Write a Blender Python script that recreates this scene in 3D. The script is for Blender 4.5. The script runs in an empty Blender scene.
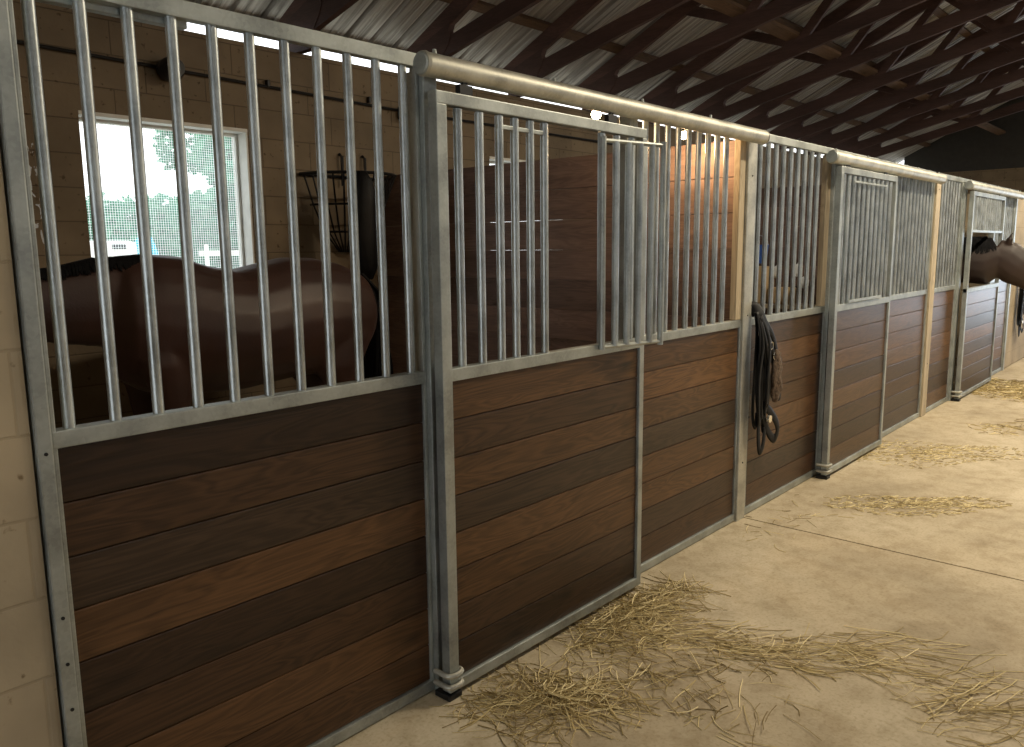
import bpy, bmesh, math, random
from mathutils import Vector, Matrix, noise as mnoise
random.seed(7)
S = bpy.context.scene
COL = S.collection
# ------------------------------------------------------------------ camera
cd = bpy.data.cameras.new('camera'); cam = bpy.data.objects.new('camera', cd); COL.objects.link(cam)
yaw, pitch, roll, dist, foc, eye = 0.845317, 0.155515, -0.0105775, 2.057377, 805.0, 1.62
cy, sy, cp, sp = math.cos(yaw), math.sin(yaw), math.cos(pitch), math.sin(pitch)
fw = Vector((sy*cp, cy*cp, -sp)); rt = Vector((cy, -sy, 0)); up = rt.cross(fw)
c_, s_ = math.cos(roll), math.sin(roll)
r2 = c_*rt + s_*up; u2 = -s_*rt + c_*up
m = Matrix((r2, u2, -fw)).transposed().to_4x4(); m.translation = Vector((0, -dist, eye))
cam.matrix_world = m
cd.sensor_width = 36; cd.lens = 36*foc/1024; cd.clip_start = .05; cd.clip_end = 400
S.camera = cam
# ------------------------------------------------------------------ world, exposure
S.view_settings.view_transform = 'Standard'; S.view_settings.look = 'None'
S.view_settings.gamma = 1; S.view_settings.use_curve_mapping = False
S.view_settings.exposure = 0.12
w = bpy.data.worlds.new('overcast_sky'); S.world = w; w.use_nodes = True
bg = w.node_tree.nodes['Background']; bg.inputs[0].default_value = (.93, .97, 1, 1); bg.inputs[1].default_value = 2.3
# ------------------------------------------------------------------ daylight through the two end doorways, aisle lamps
def area(name, loc, target, sx, sz, power, col):
    l = bpy.data.lights.new(name, 'AREA'); l.shape = 'RECTANGLE'; l.size = sx; l.size_y = sz
    l.energy = power; l.color = col
    o = bpy.data.objects.new(name, l); COL.objects.link(o); o.location = loc
    o.rotation_euler = (Vector(target)-Vector(loc)).to_track_quat('-Z', 'Y').to_euler()
    return o
area('daylight_far_doorway', (18.2, -2.1, 1.3), (9, -1.6, 0.3), 2.6, 2.0, 70, (.70, .84, 1))
area('daylight_near_doorway', (-3.8, -2.1, 1.6), (3, -1.2, 1.0), 2.6, 2.2, 9, (.9, .95, 1))
LAMPS = [(1.0, 11), (5.4, 122), (8.8, 155), (12.4, 130), (16, 15)]

# ------------------------------------------------------------------ material helpers
def mat(name):
    m = bpy.data.materials.new(name); m.use_nodes = True
    nt = m.node_tree; b = nt.nodes['Principled BSDF']
    return m, nt, b
def N(nt, typ, **kw):
    n = nt.nodes.new(typ)
    for k, v in kw.items():
        if k.startswith('i_'):
            key = k[2:]
            n.inputs[int(key) if key.isdigit() else key.replace('_', ' ')].default_value = v
        else: setattr(n, k, v)
    return n
def L(nt, a, ao, b, bi): nt.links.new(a.outputs[ao], b.inputs[bi])
def ramp(nt, stops):
    r = N(nt, 'ShaderNodeValToRGB'); e = r.color_ramp.elements
    while len(e) < len(stops): e.new(.5)
    for q, (p, c) in zip(e, stops): q.position = p; q.color = (*c, 1)
    return r
def simple(name, col, rough=.6, metal=0, var=.15, scale=12, bump=0, spec=.5):
    m, nt, b = mat(name)
    tc = N(nt, 'ShaderNodeTexCoord'); n = N(nt, 'ShaderNodeTexNoise', i_Scale=scale, i_Detail=5.)
    L(nt, tc, 'Object', n, 'Vector')
    d = [max(0, c*(1-var)) for c in col]; h = [min(1, c*(1+var)) for c in col]
    r = ramp(nt, [(.3, d), (.7, h)]); L(nt, n, 'Fac', r, 'Fac'); L(nt, r, 'Color', b, 'Base Color')
    b.inputs['Roughness'].default_value = rough; b.inputs['Metallic'].default_value = metal
    b.inputs['Specular IOR Level'].default_value = spec
    if bump:
        bp = N(nt, 'ShaderNodeBump', i_Strength=bump, i_Distance=.01); L(nt, n, 'Fac', bp, 'Height'); L(nt, bp, 'Normal', b, 'Normal')
    return m
def wood(name, cols, rough=.42, axis='X', grain=.5, spec=.4, knot=True):
    m, nt, b = mat(name)
    tc = N(nt, 'ShaderNodeTexCoord'); at = N(nt, 'ShaderNodeAttribute', attribute_name='board')
    mp = N(nt, 'ShaderNodeMapping')
    mp.inputs['Scale'].default_value = {'X': (1.0, 9, 9), 'Y': (9, 1.0, 9), 'Z': (9, 9, 1.0)}[axis]
    L(nt, tc, 'Object', mp, 'Vector')
    off = N(nt, 'ShaderNodeVectorMath', operation='SCALE', i_Scale=37.0)
    cmb = N(nt, 'ShaderNodeCombineXYZ'); 
    for i in range(3): L(nt, at, 'Fac', cmb, i)
    L(nt, cmb, 0, off, 0)
    add = N(nt, 'ShaderNodeVectorMath', operation='ADD'); L(nt, mp, 0, add, 0); L(nt, off, 0, add, 1)
    n1 = N(nt, 'ShaderNodeTexNoise', i_Scale=1.6, i_Detail=2., i_Distortion=.7); L(nt, add, 0, n1, 'Vector')
    # growth rings: sine of a smooth noise field gives the cathedral figure
    ml = N(nt, 'ShaderNodeMath', operation='MULTIPLY'); ml.inputs[1].default_value = 58; L(nt, n1, 'Fac', ml, 0)
    sn = N(nt, 'ShaderNodeMath', operation='SINE'); L(nt, ml, 0, sn, 0)
    mp2 = N(nt, 'ShaderNodeMapping'); mp2.inputs['Scale'].default_value = {'X': (3, 160, 160), 'Y': (160, 3, 160), 'Z': (160, 160, 3)}[axis]
    L(nt, tc, 'Object', mp2, 'Vector')
    n2 = N(nt, 'ShaderNodeTexNoise', i_Scale=1., i_Detail=3.); L(nt, mp2, 0, n2, 'Vector')
    n3 = N(nt, 'ShaderNodeTexNoise', i_Scale=.9, i_Detail=3.); L(nt, add, 0, n3, 'Vector')
    r = ramp(nt, [(i/(len(cols)-1), c) for i, c in enumerate(cols)]); L(nt, at, 'Fac', r, 'Fac')
    # value multiplier
    a1 = N(nt, 'ShaderNodeMath', operation='MULTIPLY_ADD'); a1.inputs[1].default_value = .13*grain*2; a1.inputs[2].default_value = .75; L(nt, sn, 0, a1, 0)
    a2 = N(nt, 'ShaderNodeMath', operation='MULTIPLY_ADD'); a2.inputs[1].default_value = .55*grain*2; L(nt, n2, 'Fac', a2, 0); L(nt, a1, 0, a2, 2)
    a3 = N(nt, 'ShaderNodeMath', operation='MULTIPLY_ADD'); a3.inputs[1].default_value = .9; L(nt, n3, 'Fac', a3, 0); L(nt, a2, 0, a3, 2)
    a4 = N(nt, 'ShaderNodeMath', operation='ADD'); a4.inputs[1].default_value = -.72; L(nt, a3, 0, a4, 0)
    last = a4
    if knot:
        mk = N(nt, 'ShaderNodeMapping'); mk.inputs['Scale'].default_value = {'X': (1.15, 3.2, 3.2), 'Y': (3.2, 1.15, 3.2), 'Z': (3.2, 3.2, 1.15)}[axis]
        L(nt, tc, 'Object', mk, 'Vector'); ad = N(nt, 'ShaderNodeVectorMath', operation='ADD'); L(nt, mk, 0, ad, 0); L(nt, off, 0, ad, 1)
        v = N(nt, 'ShaderNodeTexVoronoi', i_Scale=1.75); L(nt, ad, 0, v, 'Vector')
        kr = N(nt, 'ShaderNodeMapRange'); kr.inputs[1].default_value = .02; kr.inputs[2].default_value = .16; kr.inputs[3].default_value = .35; kr.inputs[4].default_value = 1
        L(nt, v, 'Distance', kr, 0)
        mm = N(nt, 'ShaderNodeMath', operation='MULTIPLY'); L(nt, a4, 0, mm, 0); L(nt, kr, 0, mm, 1); last = mm
    mx = N(nt, 'ShaderNodeVectorMath', operation='SCALE'); L(nt, r, 'Color', mx, 0); L(nt, last, 0, mx, 'Scale')
    L(nt, mx, 0, b, 'Base Color')
    b.inputs['Roughness'].default_value = rough; b.inputs['Specular IOR Level'].default_value = spec
    bp = N(nt, 'ShaderNodeBump', i_Strength=.25, i_Distance=.002); L(nt, a2, 0, bp, 'Height'); L(nt, bp, 'Normal', b, 'Normal')
    return m
def blocks(name, c1, c2, mortar, scuff=False, rough=.85, lines=.35):
    m, nt, b = mat(name)
    tc = N(nt, 'ShaderNodeTexCoord'); geo = N(nt, 'ShaderNodeNewGeometry')
    sx = N(nt, 'ShaderNodeSeparateXYZ'); L(nt, tc, 'Object', sx, 0)
    sm = N(nt, 'ShaderNodeMath', operation='ADD'); L(nt, sx, 'X', sm, 0); L(nt, sx, 'Y', sm, 1)
    cb = N(nt, 'ShaderNodeCombineXYZ'); L(nt, sm, 0, cb, 0); L(nt, sx, 'Z', cb, 1)
    br = N(nt, 'ShaderNodeTexBrick', i_Scale=1., i_Mortar_Size=.005, i_Mortar_Smooth=.6, i_Brick_Width=.4, i_Row_Height=.2)
    br.inputs['Color1'].default_value = (*c1, 1); br.inputs['Color2'].default_value = (*c2, 1); br.inputs['Mortar'].default_value = (*mortar, 1)
    L(nt, cb, 0, br, 'Vector')
    n = N(nt, 'ShaderNodeTexNoise', i_Scale=2.2, i_Detail=6.); L(nt, tc, 'Object', n, 'Vector')
    mr = N(nt, 'ShaderNodeMapRange'); mr.inputs[1].default_value = .3; mr.inputs[2].default_value = .7; mr.inputs[3].default_value = .72; mr.inputs[4].default_value = 1.18
    L(nt, n, 'Fac', mr, 0)
    sc = N(nt, 'ShaderNodeVectorMath', operation='SCALE'); L(nt, br, 'Color', sc, 0); L(nt, mr, 0, sc, 'Scale')
    # dirt specks
    n2 = N(nt, 'ShaderNodeTexNoise', i_Scale=26., i_Detail=4.); L(nt, tc, 'Object', n2, 'Vector')
    r2_ = ramp(nt, [(.64, (1, 1, 1)), (.72, (.45, .4, .32))]); L(nt, n2, 'Fac', r2_, 'Fac')
    m2 = N(nt, 'ShaderNodeMix', data_type='RGBA', blend_type='MULTIPLY'); m2.inputs['Factor'].default_value = 1
    L(nt, sc, 0, m2, 6); L(nt, r2_, 'Color', m2, 7); out = (m2, 2)
    if scuff:   # old white paint scraped onto the wall by the stall corner
        mp = N(nt, 'ShaderNodeMapping'); mp.inputs['Scale'].default_value = (30, 1, 14); L(nt, tc, 'Object', mp, 0)
        n4 = N(nt, 'ShaderNodeTexNoise', i_Scale=1., i_Detail=4., i_Distortion=1.); L(nt, mp, 0, n4, 'Vector')
        gx = N(nt, 'ShaderNodeMath', operation='COMPARE'); gx.inputs[1].default_value = 1.74; gx.inputs[2].default_value = .10; L(nt, sx, 'X', gx, 0)
        gz = N(nt, 'ShaderNodeMath', operation='COMPARE'); gz.inputs[1].default_value = 1.95; gz.inputs[2].default_value = .33; L(nt, sx, 'Z', gz, 0)
        th = N(nt, 'ShaderNodeMath', operation='GREATER_THAN'); th.inputs[1].default_value = .57; L(nt, n4, 'Fac', th, 0)
        p1 = N(nt, 'ShaderNodeMath', operation='MULTIPLY'); L(nt, gx, 0, p1, 0); L(nt, gz, 0, p1, 1)
        p2 = N(nt, 'ShaderNodeMath', operation='MULTIPLY'); L(nt, p1, 0, p2, 0); L(nt, th, 0, p2, 1)
        m3 = N(nt, 'ShaderNodeMix', data_type='RGBA'); L(nt, p2, 0, m3, 0); L(nt, m2, 2, m3, 6); m3.inputs[7].default_value = (.62, .68, .75, 1); out = (m3, 2)
    L(nt, out[0], out[1], b, 'Base Color')
    b.inputs['Roughness'].default_value = rough
    inv = N(nt, 'ShaderNodeMath', operation='MULTIPLY_ADD'); inv.inputs[1].default_value = -lines*2; L(nt, br, 'Fac', inv, 0)
    h2 = N(nt, 'ShaderNodeMath', operation='MULTIPLY'); h2.inputs[1].default_value = .35; L(nt, n2, 'Fac', h2, 0); L(nt, h2, 0, inv, 2)
    bp = N(nt, 'ShaderNodeBump', i_Strength=.5, i_Distance=.01); L(nt, inv, 0, bp, 'Height'); L(nt, bp, 'Normal', b, 'Normal')
    return m
def galv(name, col=(.50, .53, .51), rough=.42, metal=.75):
    m, nt, b = mat(name)
    tc = N(nt, 'ShaderNodeTexCoord'); v = N(nt, 'ShaderNodeTexVoronoi', i_Scale=110.); L(nt, tc, 'Object', v, 'Vector')
    n = N(nt, 'ShaderNodeTexNoise', i_Scale=7., i_Detail=6.); L(nt, tc, 'Object', n, 'Vector')
    ad = N(nt, 'ShaderNodeMath', operation='MULTIPLY_ADD'); ad.inputs[1].default_value = .12; L(nt, v, 'Color', ad, 0); L(nt, n, 'Fac', ad, 2)
    r = ramp(nt, [(.38, [c*.66 for c in col]), (.62, col), (.9, [min(1, c*1.25) for c in col])]); L(nt, ad, 0, r, 'Fac'); L(nt, r, 'Color', b, 'Base Color')
    b.inputs['Metallic'].default_value = metal
    rr = N(nt, 'ShaderNodeMapRange'); rr.inputs[3].default_value = rough-.1; rr.inputs[4].default_value = rough+.18; L(nt, n, 'Fac', rr, 0); L(nt, rr, 0, b, 'Roughness')
    return m

M = {}
M['galv'] = galv('galvanised_steel', (.44, .47, .45), .45)
M['pipe'] = galv('galvanised_track', (.54, .53, .46), .46, .65)
M['rod'] = galv('galvanised_bar', (.50, .54, .54), .36, .8)
M['board'] = wood('stained_pine_boards', [(.030, .016, .009), (.066, .032, .0145), (.046, .029, .018), (.105, .052, .022), (.075, .036, .015), (.15, .073, .029)], .40, grain=.8)
M['divider'] = wood('red_divider_boards', [(.21, .140, .112), (.26, .172, .138), (.30, .20, .16)], .6, axis='Y', grain=.3)
M['post'] = wood('raw_pine_post', [(.58, .47, .31), (.66, .55, .38)], .7, axis='Z', grain=.3)
M['truss'] = wood('dark_truss_timber', [(.080, .042, .036), (.125, .066, .055)], .75, axis='Y', grain=.3)
M['purlin'] = wood('brown_purlin_timber', [(.15, .09, .055), (.19, .115, .07)], .8, axis='X', grain=.3)
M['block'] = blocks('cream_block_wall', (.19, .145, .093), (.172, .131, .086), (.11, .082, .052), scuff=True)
M['pier'] = blocks('painted_block_pier', (.43, .35, .235), (.415, .335, .225), (.36, .29, .19), lines=.12)
m, nt, b = mat('weathered_roof_metal'); tc = N(nt, 'ShaderNodeTexCoord'); mp = N(nt, 'ShaderNodeMapping'); mp.inputs['Scale'].default_value = (26, .8, .8); L(nt, tc, 'Object', mp, 0)
n = N(nt, 'ShaderNodeTexNoise', i_Scale=1., i_Detail=5.); L(nt, mp, 0, n, 'Vector'); r = ramp(nt, [(.3, (.17, .16, .145)), (.5, (.38, .37, .355)), (.72, (.64, .63, .61))]); L(nt, n, 'Fac', r, 'Fac'); L(nt, r, 'Color', b, 'Base Color')
b.inputs['Metallic'].default_value = .3; b.inputs['Roughness'].default_value = .5; M['deck'] = m
M['black'] = simple('black_steel', (.012, .012, .013), .45, .3)
M['dark_gable'] = simple('dark_gable_metal', (.03, .028, .025), .7)
M['white'] = simple('white_paint', (.72, .72, .68), .6, var=.08)
M['leather'] = simple('black_leather', (.004, .004, .0045), .6, var=.3, bump=.3, spec=.25)
M['fleece'] = simple('brown_fleece', (.11, .075, .05), .95, var=.5, scale=60, bump=1)
M['plate'] = simple('nickel_plate', (.8, .78, .72), .25, .9, var=.05)
M['hoof'] = simple('dark_hoof', (.03, .025, .02), .5)
M['hair'] = simple('black_horse_hair', (.004, .004, .005), .75, var=.4, scale=40, spec=.15)
M['eye'] = simple('dark_eye', (.01, .006, .004), .08)
M['blue'] = simple('blue_plastic', (.02, .07, .28), .4)
M['sack'] = simple('tan_paper_sack', (.42, .30, .16), .8)
M['salt'] = simple('white_plastic', (.75, .78, .8), .5)
M['hay'] = None
def coat(name, c1, c2):
    m, nt, b = mat(name); tc = N(nt, 'ShaderNodeTexCoord')
    n = N(nt, 'ShaderNodeTexNoise', i_Scale=2.5, i_Detail=6.); L(nt, tc, 'Object', n, 'Vector')
    r = ramp(nt, [(.3, c1), (.7, c2)]); L(nt, n, 'Fac', r, 'Fac')
    sz = N(nt, 'ShaderNodeSeparateXYZ'); L(nt, tc, 'Object', sz, 0)       # black stockings of a bay horse
    mr = N(nt, 'ShaderNodeMapRange'); mr.inputs[1].default_value = .55; mr.inputs[2].default_value = .8; L(nt, sz, 'Z', mr, 0)
    mx = N(nt, 'ShaderNodeMix', data_type='RGBA'); L(nt, mr, 0, mx, 0); mx.inputs[6].default_value = (.008, .007, .007, 1); L(nt, r, 'Color', mx, 7)
    L(nt, mx, 2, b, 'Base Color'); b.inputs['Roughness'].default_value = .5
    b.inputs['Sheen Weight'].default_value = .06; b.inputs['Sheen Roughness'].default_value = .4
    n2 = N(nt, 'ShaderNodeTexNoise', i_Scale=90., i_Detail=2.); L(nt, tc, 'Object', n2, 'Vector')
    bp = N(nt, 'ShaderNodeBump', i_Strength=.15, i_Distance=.004); L(nt, n2, 'Fac', bp, 'Height'); L(nt, bp, 'Normal', b, 'Normal')
    return m
M['coat1'] = coat('dark_bay_coat', (.022, .009, .007), (.050, .020, .013))
M['coat2'] = coat('brown_bay_coat', (.016, .008, .0055), (.032, .016, .010))
# concrete
m, nt, b = mat('dusty_concrete'); tc = N(nt, 'ShaderNodeTexCoord')
n = N(nt, 'ShaderNodeTexNoise', i_Scale=.9, i_Detail=9., i_Roughness=.62); L(nt, tc, 'Object', n, 'Vector')
r = ramp(nt, [(.3, (.30, .245, .16)), (.5, (.46, .385, .265)), (.7, (.58, .505, .37))]); L(nt, n, 'Fac', r, 'Fac')
n2 = N(nt, 'ShaderNodeTexNoise', i_Scale=7., i_Detail=7., i_Roughness=.7); L(nt, tc, 'Object', n2, 'Vector')
r3 = ramp(nt, [(.35, (.72, .68, .6)), (.55, (1, 1, 1)), (.8, (1.0, 1.0, .98))]); L(nt, n2, 'Fac', r3, 'Fac')
mx = N(nt, 'ShaderNodeMix', data_type='RGBA', blend_type='MULTIPLY'); mx.inputs[0].default_value = .8; L(nt, r, 'Color', mx, 6); L(nt, r3, 'Color', mx, 7)
n5 = N(nt, 'ShaderNodeTexNoise', i_Scale=70., i_Detail=3.); L(nt, tc, 'Object', n5, 'Vector')
r5 = ramp(nt, [(.3, (.78, .76, .7)), (.5, (1, 1, 1)), (.7, (1, 1, 1))]); L(nt, n5, 'Fac', r5, 'Fac')
mx2 = N(nt, 'ShaderNodeMix', data_type='RGBA', blend_type='MULTIPLY'); mx2.inputs[0].default_value = .8; L(nt, mx, 2, mx2, 6); L(nt, r5, 'Color', mx2, 7)
L(nt, mx2, 2, b, 'Base Color'); b.inputs['Roughness'].default_value = .8
bp = N(nt, 'ShaderNodeBump', i_Strength=.35, i_Distance=.01); L(nt, n2, 'Fac', bp, 'Height'); L(nt, bp, 'Normal', b, 'Normal'); M['floor'] = m
m, nt, b = mat('dry_hay'); at = N(nt, 'ShaderNodeAttribute', attribute_name='board')
r = ramp(nt, [(0, (.24, .175, .065)), (.5, (.48, .37, .16)), (1, (.86, .73, .41))]); L(nt, at, 'Fac', r, 'Fac'); L(nt, r, 'Color', b, 'Base Color'); b.inputs['Roughness'].default_value = .7; M['hay'] = m
def emit(name, col, st):
    m, nt, b = mat(name); b.inputs['Base Color'].default_value = (*col, 1); b.inputs['Emission Color'].default_value = (*col, 1); b.inputs['Emission Strength'].default_value = st; return m
M['bulb'] = emit('warm_bulb', (1, .78, .45), 30)
M['tube'] = emit('lamp_lens', (1, .86, .66), 12)
# insect screen: fine grid, mostly open
m, nt, b = mat('insect_screen'); tc = N(nt, 'ShaderNodeTexCoord'); sx = N(nt, 'ShaderNodeSeparateXYZ'); L(nt, tc, 'Object', sx, 0)
outs = []
for ax in ('X', 'Z'):
    a = N(nt, 'ShaderNodeMath', operation='MULTIPLY'); a.inputs[1].default_value = 62; L(nt, sx, ax, a, 0)
    f = N(nt, 'ShaderNodeMath', operation='FRACT'); L(nt, a, 0, f, 0)
    g = N(nt, 'ShaderNodeMath', operation='LESS_THAN'); g.inputs[1].default_value = .16; L(nt, f, 0, g, 0); outs.append(g)
mxm = N(nt, 'ShaderNodeMath', operation='MAXIMUM'); L(nt, outs[0], 0, mxm, 0); L(nt, outs[1], 0, mxm, 1)
tr = N(nt, 'ShaderNodeBsdfTransparent'); tl = N(nt, 'ShaderNodeBsdfTranslucent'); tl.inputs[0].default_value = (.85, .9, .9, 1)
ms = N(nt, 'ShaderNodeMixShader'); L(nt, mxm, 0, ms, 0); L(nt, tr, 0, ms, 1); L(nt, tl, 0, ms, 2); L(nt, ms, 0, nt.nodes['Material Output'], 0); M['screen'] = m
def leafmat(name, c1, c2):
    m, nt, b = mat(name); at = N(nt, 'ShaderNodeAttribute', attribute_name='board')
    r = ramp(nt, [(0, c1), (1, c2)]); L(nt, at, 'Fac', r, 'Fac')
    d = N(nt, 'ShaderNodeBsdfDiffuse'); t = N(nt, 'ShaderNodeBsdfTranslucent'); L(nt, r, 'Color', d, 0); L(nt, r, 'Color', t, 0)
    s = N(nt, 'ShaderNodeMixShader'); s.inputs[0].default_value = .4; L(nt, d, 0, s, 1); L(nt, t, 0, s, 2); L(nt, s, 0, nt.nodes['Material Output'], 0); return m
M['leaf'] = leafmat('green_leaves', (.09, .30, .20), (.22, .46, .31))
M['grass'] = simple('pale_gravel_grass', (.50, .48, .40), .9, var=.2, scale=1.5)
M['bark'] = simple('grey_bark', (.16, .12, .09), .9)
M['tarp'] = simple('turquoise_tarp', (.02, .42, .60), .5)
M['glass_dark'] = simple('dark_glass', (.05, .06, .07), .1)
M['rubber'] = simple('black_rubber', (.02, .02, .02), .8)

# ------------------------------------------------------------------ mesh helpers
class MB:
    """collects shapes in world space; build() links them as ONE object, local to its parent's origin"""
    def __init__(s): s.bm = bmesh.new(); s.lay = s.bm.verts.layers.float.new('board')
    def _set(s, vs, val):
        for v in vs: v[s.lay] = val
    def box(s, x0, x1, y0, y1, z0, z1, bev=0, val=.5, rot=None, piv=None):
        vs = [s.bm.verts.new((x, y, z)) for x in (x0, x1) for y in (y0, y1) for z in (z0, z1)]
        fs = [s.bm.faces.new([vs[i] for i in q]) for q in ((0, 1, 3, 2), (4, 6, 7, 5), (0, 4, 5, 1), (2, 3, 7, 6), (0, 2, 6, 4), (1, 5, 7, 3))]
        s._set(vs, val)
        if rot is not None:
            for v in vs: v.co = rot @ (v.co-Vector(piv)) + Vector(piv)
        if bev:
            es = list({e for f in fs for e in f.edges})
            r = bmesh.ops.bevel(s.bm, geom=es, offset=bev, segments=2, profile=.6, affect='EDGES')
            s._set([v for v in r['verts']], val)
        return vs
    def prism(s, quad, axis_from, axis_to, val=.5):
        """quad: 2-D (y,z) outline extruded along x"""
        a = [s.bm.verts.new((axis_from, y, z)) for y, z in quad]; b = [s.bm.verts.new((axis_to, y, z)) for y, z in quad]
        n = len(quad); s.bm.faces.new(a[::-1]); s.bm.faces.new(b)
        for i in range(n): s.bm.faces.new((a[i], a[(i+1) % n], b[(i+1) % n], b[i]))
        s._set(a+b, val)
    def tube(s, pts, rad, seg=12, val=.5, flat=None, caps=True, upv=(0, 0, 1)):
        """pts path; rad float, list, or list of (side, up) radii"""
        pts = [Vector(p) for p in pts]; n = len(pts); rings = []
        if not isinstance(rad, (list, tuple)): rad = [rad]*n
        upv = Vector(upv)
        for i, p in enumerate(pts):
            t = (pts[min(i+1, n-1)]-pts[max(i-1, 0)]).normalized()
            u0 = upv if abs(t.dot(upv)) < .97 else Vector((1, 0, 0)) if abs(t.x) < .9 else Vector((0, 1, 0))
            sd = t.cross(u0).normalized(); uu = sd.cross(t).normalized()
            ra, rb = rad[i] if isinstance(rad[i], (tuple, list)) else (rad[i], rad[i])
            ring = []
            for k in range(seg):
                a = 2*math.pi*k/seg
                ring.append(s.bm.verts.new(p+sd*(ra*math.cos(a))+uu*(rb*math.sin(a))))
            rings.append(ring); s._set(ring, val)
        for r0, r1 in zip(rings, rings[1:]):
            for k in range(seg):
                s.bm.faces.new((r0[k], r0[(k+1) % seg], r1[(k+1) % seg], r1[k]))
        if caps: s.bm.faces.new(rings[0][::-1]); s.bm.faces.new(rings[-1])
    def ball(s, c, r, sub=2, val=.5, sc=(1, 1, 1)):
        q = bmesh.ops.create_icosphere(s.bm, subdivisions=sub, radius=r)
        for v in q['verts']: v.co = Vector((v.co.x*sc[0], v.co.y*sc[1], v.co.z*sc[2]))+Vector(c)
        s._set(q['verts'], val)
    def build(s, name, material, parent=None, smooth=False, origin=None):
        org = Vector(parent.location) if parent is not None and parent.get('_w') is None else Vector(parent['_w']) if parent is not None else Vector(origin or (0, 0, 0))
        for v in s.bm.verts: v.co -= org
        bmesh.ops.recalc_face_normals(s.bm, faces=s.bm.faces)
        me = bpy.data.meshes.new(name); s.bm.to_mesh(me); s.bm.free()
        me.materials.append(material)
        if smooth:
            for p in me.polygons: p.use_smooth = True
            if smooth != 'all':
                try: me.set_sharp_from_angle(angle=math.radians(40))
                except Exception: pass
        o = bpy.data.objects.new(name, me); COL.objects.link(o)
        if parent is not None: o.parent = parent
        else: o.location = org
        return o
def tag(o, label, cat, group=None, kind=None):
    o['label'] = label; o['category'] = cat; o['kind'] = kind or 'thing'
    if group: o['group'] = group
    return o
def thing(name, label, cat, loc, group=None):
    o = bpy.data.objects.new(name, None); COL.objects.link(o); o.location = loc; o.empty_display_size = .1
    return tag(o, label, cat, group)
def struct(mb, name, material):
    o = mb.build(name, material); o['kind'] = 'structure'; return o
def part2(mb, name, material, parent_part, top):
    """sub-part: parent is a part whose own origin equals its thing's origin"""
    loc = Vector(top.location); org = loc
    for v in mb.bm.verts: v.co -= org
    bmesh.ops.recalc_face_normals(mb.bm, faces=mb.bm.faces)
    me = bpy.data.meshes.new(name); mb.bm.to_mesh(me); mb.bm.free(); me.materials.append(material)
    for p in me.polygons: p.use_smooth = len(me.polygons) > 60
    o = bpy.data.objects.new(name, me); COL.objects.link(o); o.parent = parent_part
    return o
rnd = random.Random(3)

# ------------------------------------------------------------------ the building
YW = 3.16; WT = 3.03; XE = 18.4; XB = -4.0; YR = -1.85; YO = -6.86
ZP = lambda Y: 3.42+.5*(3.1-Y)          # top of the truss top chord
q = MB(); 
for x0, x1 in ((XB-.4, 4.388), (4.400, 10.39), (10.402, XE+.4)):   # slab sections with an open joint between
    q.box(x0, x1, YO-.3, YW+.35, -.12, 0, 0)
q.box(XB-.3, XE+.3, YO-.2, YW+.3, -.14, -.012)
struct(q, 'floor', M['floor'])
def wall_with_holes(name, y0, y1, z1, holes, mt):
    q = MB(); x = XB-.25
    for hx0, hx1, hz0, hz1 in holes:
        q.box(x, hx0, y0, y1, 0, z1); q.box(hx0, hx1, y0, y1, 0, hz0); q.box(hx0, hx1, y0, y1, hz1, z1); x = hx1
    q.box(x, XE, y0, y1, 0, z1); return struct(q, name, mt)
WIN = [(2.02, 3.13), (5.60, 6.70), (9.75, 10.85)]
wall_with_holes('wall_back', YW, YW+.2, WT, [(a, b, 1.36, 2.44) for a, b in WIN], M['block'])
wall_with_holes('wall_opposite', YO-.2, YO, WT, [(a, a+1.1, 1.36, 2.44) for a in (2, 5.6, 9.4)], M['block'])
for nm, xx in (('wall_end', XE), ('wall_near_end', XB-.2)):
    q = MB(); q.box(xx, xx+.2, YO, -3.5, 0, WT); q.box(xx, xx+.2, -.6, YW, 0, WT); q.box(xx, xx+.2, -3.5, -.6, 2.45, WT)
    struct(q, nm, M['block'])
    q = MB(); q.prism([(YW+.1, WT), (YW+.1, ZP(YW+.1)+.05), (YR, ZP(YR)+.05), (YO-.1, ZP(YW+.1)+.05), (YO-.1, WT)], xx+.04, xx+.12)
    g = struct(q, 'wall_gable', M['dark_gable'])
for i, (a, b) in enumerate(WIN):
    q = MB(); z0, z1 = 1.36, 2.44; y0, y1 = YW+.11, YW+.16; f = .03
    q.box(a, b, y0, y1, z1-f, z1, .004); q.box(a, b, y0, y1, z0, z0+f, .004); q.box(a, a+f, y0, y1, z0+f, z1-f, .004); q.box(b-f, b, y0, y1, z0+f, z1-f, .004)
    q.box(a, b, YW-.005, YW+.11, z1-.012, z1+.012, .003)   # painted lintel strip
    fr = struct(q, f'window_{i+1}', M['white'])
    q = MB(); q.box(b-.012, b, YW, YW+.11, z0, z1-.012); jm = q.build('window_jamb', M['white'], fr)
    q = MB(); q.box(a, b, YW-.01, YW+.11, z0-.03, z0, .004); jm = q.build('window_sill', M['white'], fr)
    q = MB(); q.box(a+f, b-f, y0+.022, y0+.024, z0+f, z1-f); sc = q.build('window_screen', M['screen'], fr)

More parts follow.
